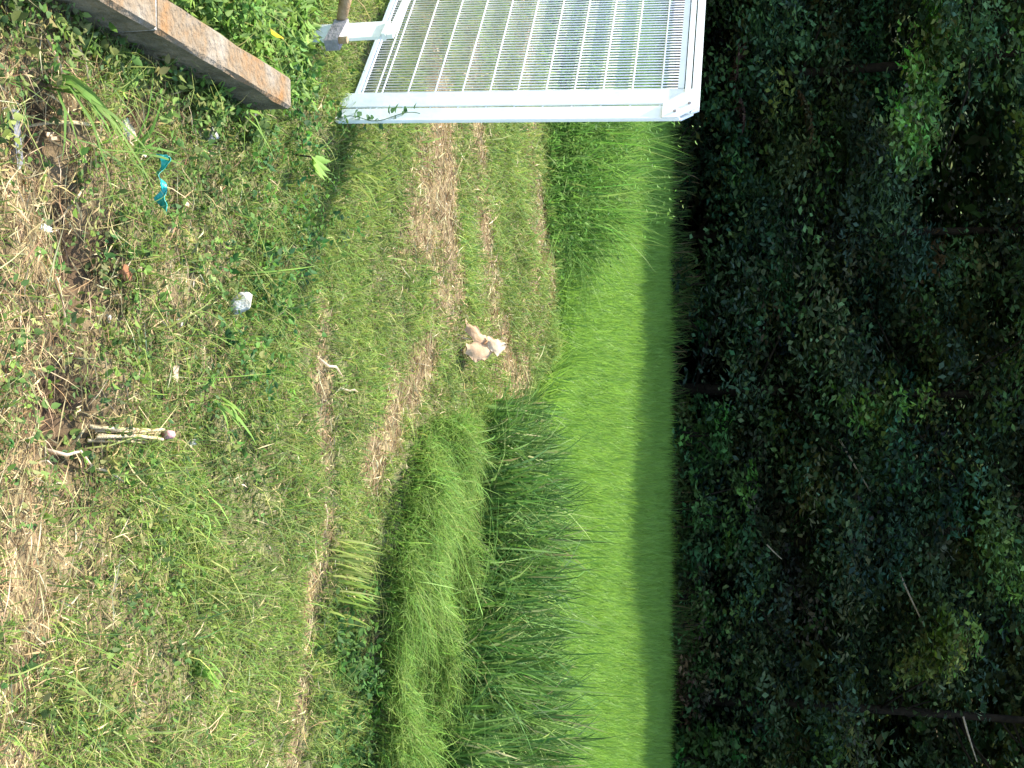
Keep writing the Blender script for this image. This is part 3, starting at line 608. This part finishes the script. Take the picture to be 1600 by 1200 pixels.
# big curled pale tan leaf standing in the grass
lf = empty('curled_leaf', gzp(-.243, 6.55, 0), 'large curled pale tan dry leaf standing in the mown grass', 'leaf', None, -.25)
lf.rotation_euler.x = -.70; lf.scale = (1.0, 1.0, 1.05); lf.location.z += .03
def lobe(x0, x1, z0, z1, wd, cu, yb=0):
    def fn(u, v):
        t = u; pf = math.sin(PI * min(1, .12 + .88 * t)) ** .7 + .12
        a = (v - .5) * cu
        cx = x0 + (x1 - x0) * t + .03 * math.sin(t * PI); cz = z0 + (z1 - z0) * t
        pf *= 1 + .22 * math.sin(t * 15 + v * 6 + x0 * 60) * abs(2 * v - 1); cz += .014 * math.sin(v * 9 + x0 * 40) * t; return (cx + wd * pf * math.sin(a) / max(cu * .5, .2) , yb - wd * pf * (math.cos(a) - .6) + .006 * math.sin(t * 11 + v * 8) + .03 * t * t, cz)
    return curl_sheet(10, 7, fn)
lobe(-.072, -.012, .0, .165, .046, 1.5).build('blade', 'tan', lf, True)
lobe(.058, .010, .005, .190, .052, 1.6, -.01).build('blade', 'tan', lf, True)
lobe(-.034, -.036, .14, .225, .024, 1.4, .012).build('curled_tip', 'tan', lf, True)
lobe(-.006, -.010, .12, .235, .040, 1.5, -.015).build('curled_tip', 'pale', lf, True)
mb = MB(); mb.tube([(0, .01, -.01), (-.004, .012, .08), (0, .01, .15)], .005, 6); mb.build('midrib', 'straw', lf)
# dry stalk bundle with a pink end
bd = empty('stalk_bundle', gzp(.12, 2.87, .012), 'bundle of cut dry stalks with a pinkish end', 'stalks')
dv = Vector((.02, .33, .03))
for i in range(6):
    off = Vector((random.uniform(-.022, .022), random.uniform(-.03, .02), random.uniform(0, .022)))
    mb = MB(); mb.tube([off, off + dv * .5 + Vector((random.gauss(0, .006), 0, .01)), off + dv * random.uniform(.75, 1.0)], [.0045, .005, .004], 6); mb.build('stalk', 'straw', bd, True)
mb = MB(); mb.tube([dv * .97 + Vector((-.004, 0, .012)), dv * 1.06 + Vector((-.004, 0, .016))], [.013, .011], 8); mb.build('stalk_end', 'pink', bd, True)
def stick(p0, p1, r, label, mat='straw', name='stick', kink=.01):
    p0, p1 = gzp(*p0, .016), gzp(*p1, .02); e = MB(); d = p1 - p0
    e.tube([Vector((0, 0, 0)), d * .35 + Vector((random.gauss(0, kink), 0, .012)), d * .65 + Vector((random.gauss(0, kink), 0, .010)), d], [r, r * .95, r * .85, r * .6], 6)
    o = e.build(name, mat, None, True); o.location = p0; return tag(o, label, 'stick')
stick((.152, 2.71), (.205, 2.86), .0045, 'short pale broken stick nearest the stalk bundle', 'pale')
stick((.20, 2.85), (.245, 2.97), .0035, 'thin pale stick lying right of the stalk bundle')
stick((.11, 2.62), (.18, 2.66), .0045, 'small bent pale stick at the bottom edge of the ground')
stick((-.46, 2.80), (-.36, 2.72), .003, 'thin twig leading to the mint scrap')
stick((-.30, 2.69), (-.13, 2.75), .003, 'pale twig lying across the dark soil hole', 'pale')
stick((-.10, 4.42), (-.03, 4.62), .0055, 'thick cream stalk on the brown furrow near centre', 'pale')
stick((.015, 4.60), (.03, 4.82), .004, 'cream dry leaf stalk beyond the brown furrow', 'pale')
stick((.44, 4.44), (.56, 4.50), .005, 'bent cream straw on the brown furrow right of centre', 'pale')
stick((-.62, 2.80), (-.58, 2.62), .005, 'tan stalk lying along the dark hole by the kerb')
stick((-.80, 2.70), (-.72, 2.78), .003, 'thin pale twig at the foot of the kerb', 'pale')
stick((-.77, 2.60), (-.70, 2.68), .003, 'lower thin pale twig near the kerb', 'pale')

# ------------------------------------------------------------------ distinct grass tufts
def tuft(x, y, n, h, wd, cols, label, az=None, bend=(.3, 1.0), spread=.015, name='grass_tuft', dz=0):
    e = gzp(x, y, dz); P = np.zeros((n, 3)); P[:, :2] = R.normal(0, spread, (n, 2)); P[:, 2] = -.006
    a = R.random(n) * 2 * PI if az is None else R.normal(az, .5, n)
    hh = h * R.uniform(.55, 1.1, n)
    o = blade_obj(name, 'grass', [blades(P, hh, R.uniform(.7, 1.2, n) * wd, a, R.uniform(*bend, n), mixcol(n, cols, None, .1), ((0, .7), (.3, 1), (.6, .9), (.85, .5), (1, 0)))])
    o.location = e; return tag(o, label, 'grass tuft')
BG = [(.19, .33, .06), (.23, .37, .08)]
tuft(.045, 3.55, 7, .16, .016, BG, 'bright green grass tuft standing alone near the foreground centre', .3, (.5, 1.1))
tuft(.80, 3.42, 9, .12, .016, BG, 'bright green grass tuft in the right foreground', .4, (.4, 1.0))
tuft(.33, 3.50, 5, .14, .010, BG, 'thin bright grass tuft between the other two bright tufts', .2, (.6, 1.2))
tuft(-.70, 2.66, 11, .26, .013, [(.12, .22, .04), (.17, .27, .06)], 'long arching grass tuft at the near left', .6, (.7, 1.6))
tuft(-.60, 3.03, 8, .16, .011, [(.12, .24, .04)], 'olive arching grass tuft left of the teal strip', None, (.6, 1.4))
tuft(.66, 4.62, 36, .20, .010, [(.30, .38, .09), (.36, .40, .12)], 'pale yellowish upright grass tuft beside the furrow', 0, (.05, .4), .05)
tuft(.80, 4.66, 30, .17, .010, [(.28, .36, .08), (.22, .32, .06)], 'second pale yellowish grass tuft right of the first by the furrow', 0, (.05, .4), .05)
tuft(-.82, 3.45, 7, .20, .011, BG, 'bright blade tuft leaning across the concrete kerb', 2.6, (.5, 1.2), .02)
tuft(-.84, 3.62, 6, .24, .010, [(.2, .32, .06)], 'grass tuft arching over the far end of the kerb', -.9, (.7, 1.5), .02)
tuft(-.86, 4.72, 14, .25, .011, GREEN, 'grass tuft at the foot of the gate free end', None, (.3, .9), .04)
# palmate bright leaf
pl = empty('palmate_plant', gzp(-.79, 4.16, 0), 'small bright plant with a fan shaped lobed leaf near the gate', 'plant')
mb = MB(); mb.tube([(0, 0, 0), (.01, -.01, .05), (.02, -.02, .10)], .003, 5); mb.build('stem', 'bark', pl)
for i in range(7):
    a = np.array([-1.35 + i * .45]); v = leaves(np.array([[.02, -.02, .10]]), np.array([.085]), np.array([.030]), a + .2, np.array([.25]), np.array([0.]), np.array([(.20, .34, .06)]), LEAF6)
    blade_obj('lobe', 'weed', [v], pl)
# yellow leaf among kerb weeds
o = blade_obj('yellow_leaf', 'dry', [leaves(np.array([[0, 0, 0.]]), np.array([.05]), np.array([.022]), np.array([.4]), np.array([.8]), np.array([.3]), np.array([(.80, .52, .03)]), LEAF6)])
o.location = (-1.075, 3.66, .13); tag(o, 'yellow leaf in the weeds behind the kerb', 'leaf')
# climbing vine at the gate's foot
vn = empty('climbing_vine', GO + fr @ Vector((.03, .05, 0)), 'dark leafy vine climbing the foot of the gate', 'vine')
mb = MB(); pts = [fr @ Vector((-.028 + .022 * math.sin(t * 9) + .03 * t, -.036, t * .34)) for t in np.linspace(0, 1, 16)]; mb.tube(pts, .0016, 5); mb.build('stem', 'weed_stem', vn, True)
for i in range(30):
    q = pts[min(15, int(15 * (i / 30) ** 1.3))] + Vector((random.gauss(0, .012), random.gauss(0, .008), random.gauss(0, .01)))
    v = leaves(np.array([q]), np.array([random.uniform(.022, .045)]), np.array([random.uniform(.015, .026)]), np.array([random.uniform(0, 6.3)]), np.array([random.uniform(-.6, .4)]), np.array([random.gauss(0, .4)]), np.array([(.05, .12, .035)]), LEAF6)
    blade_obj('leaf', 'weed', [v], vn)
print('scene built')
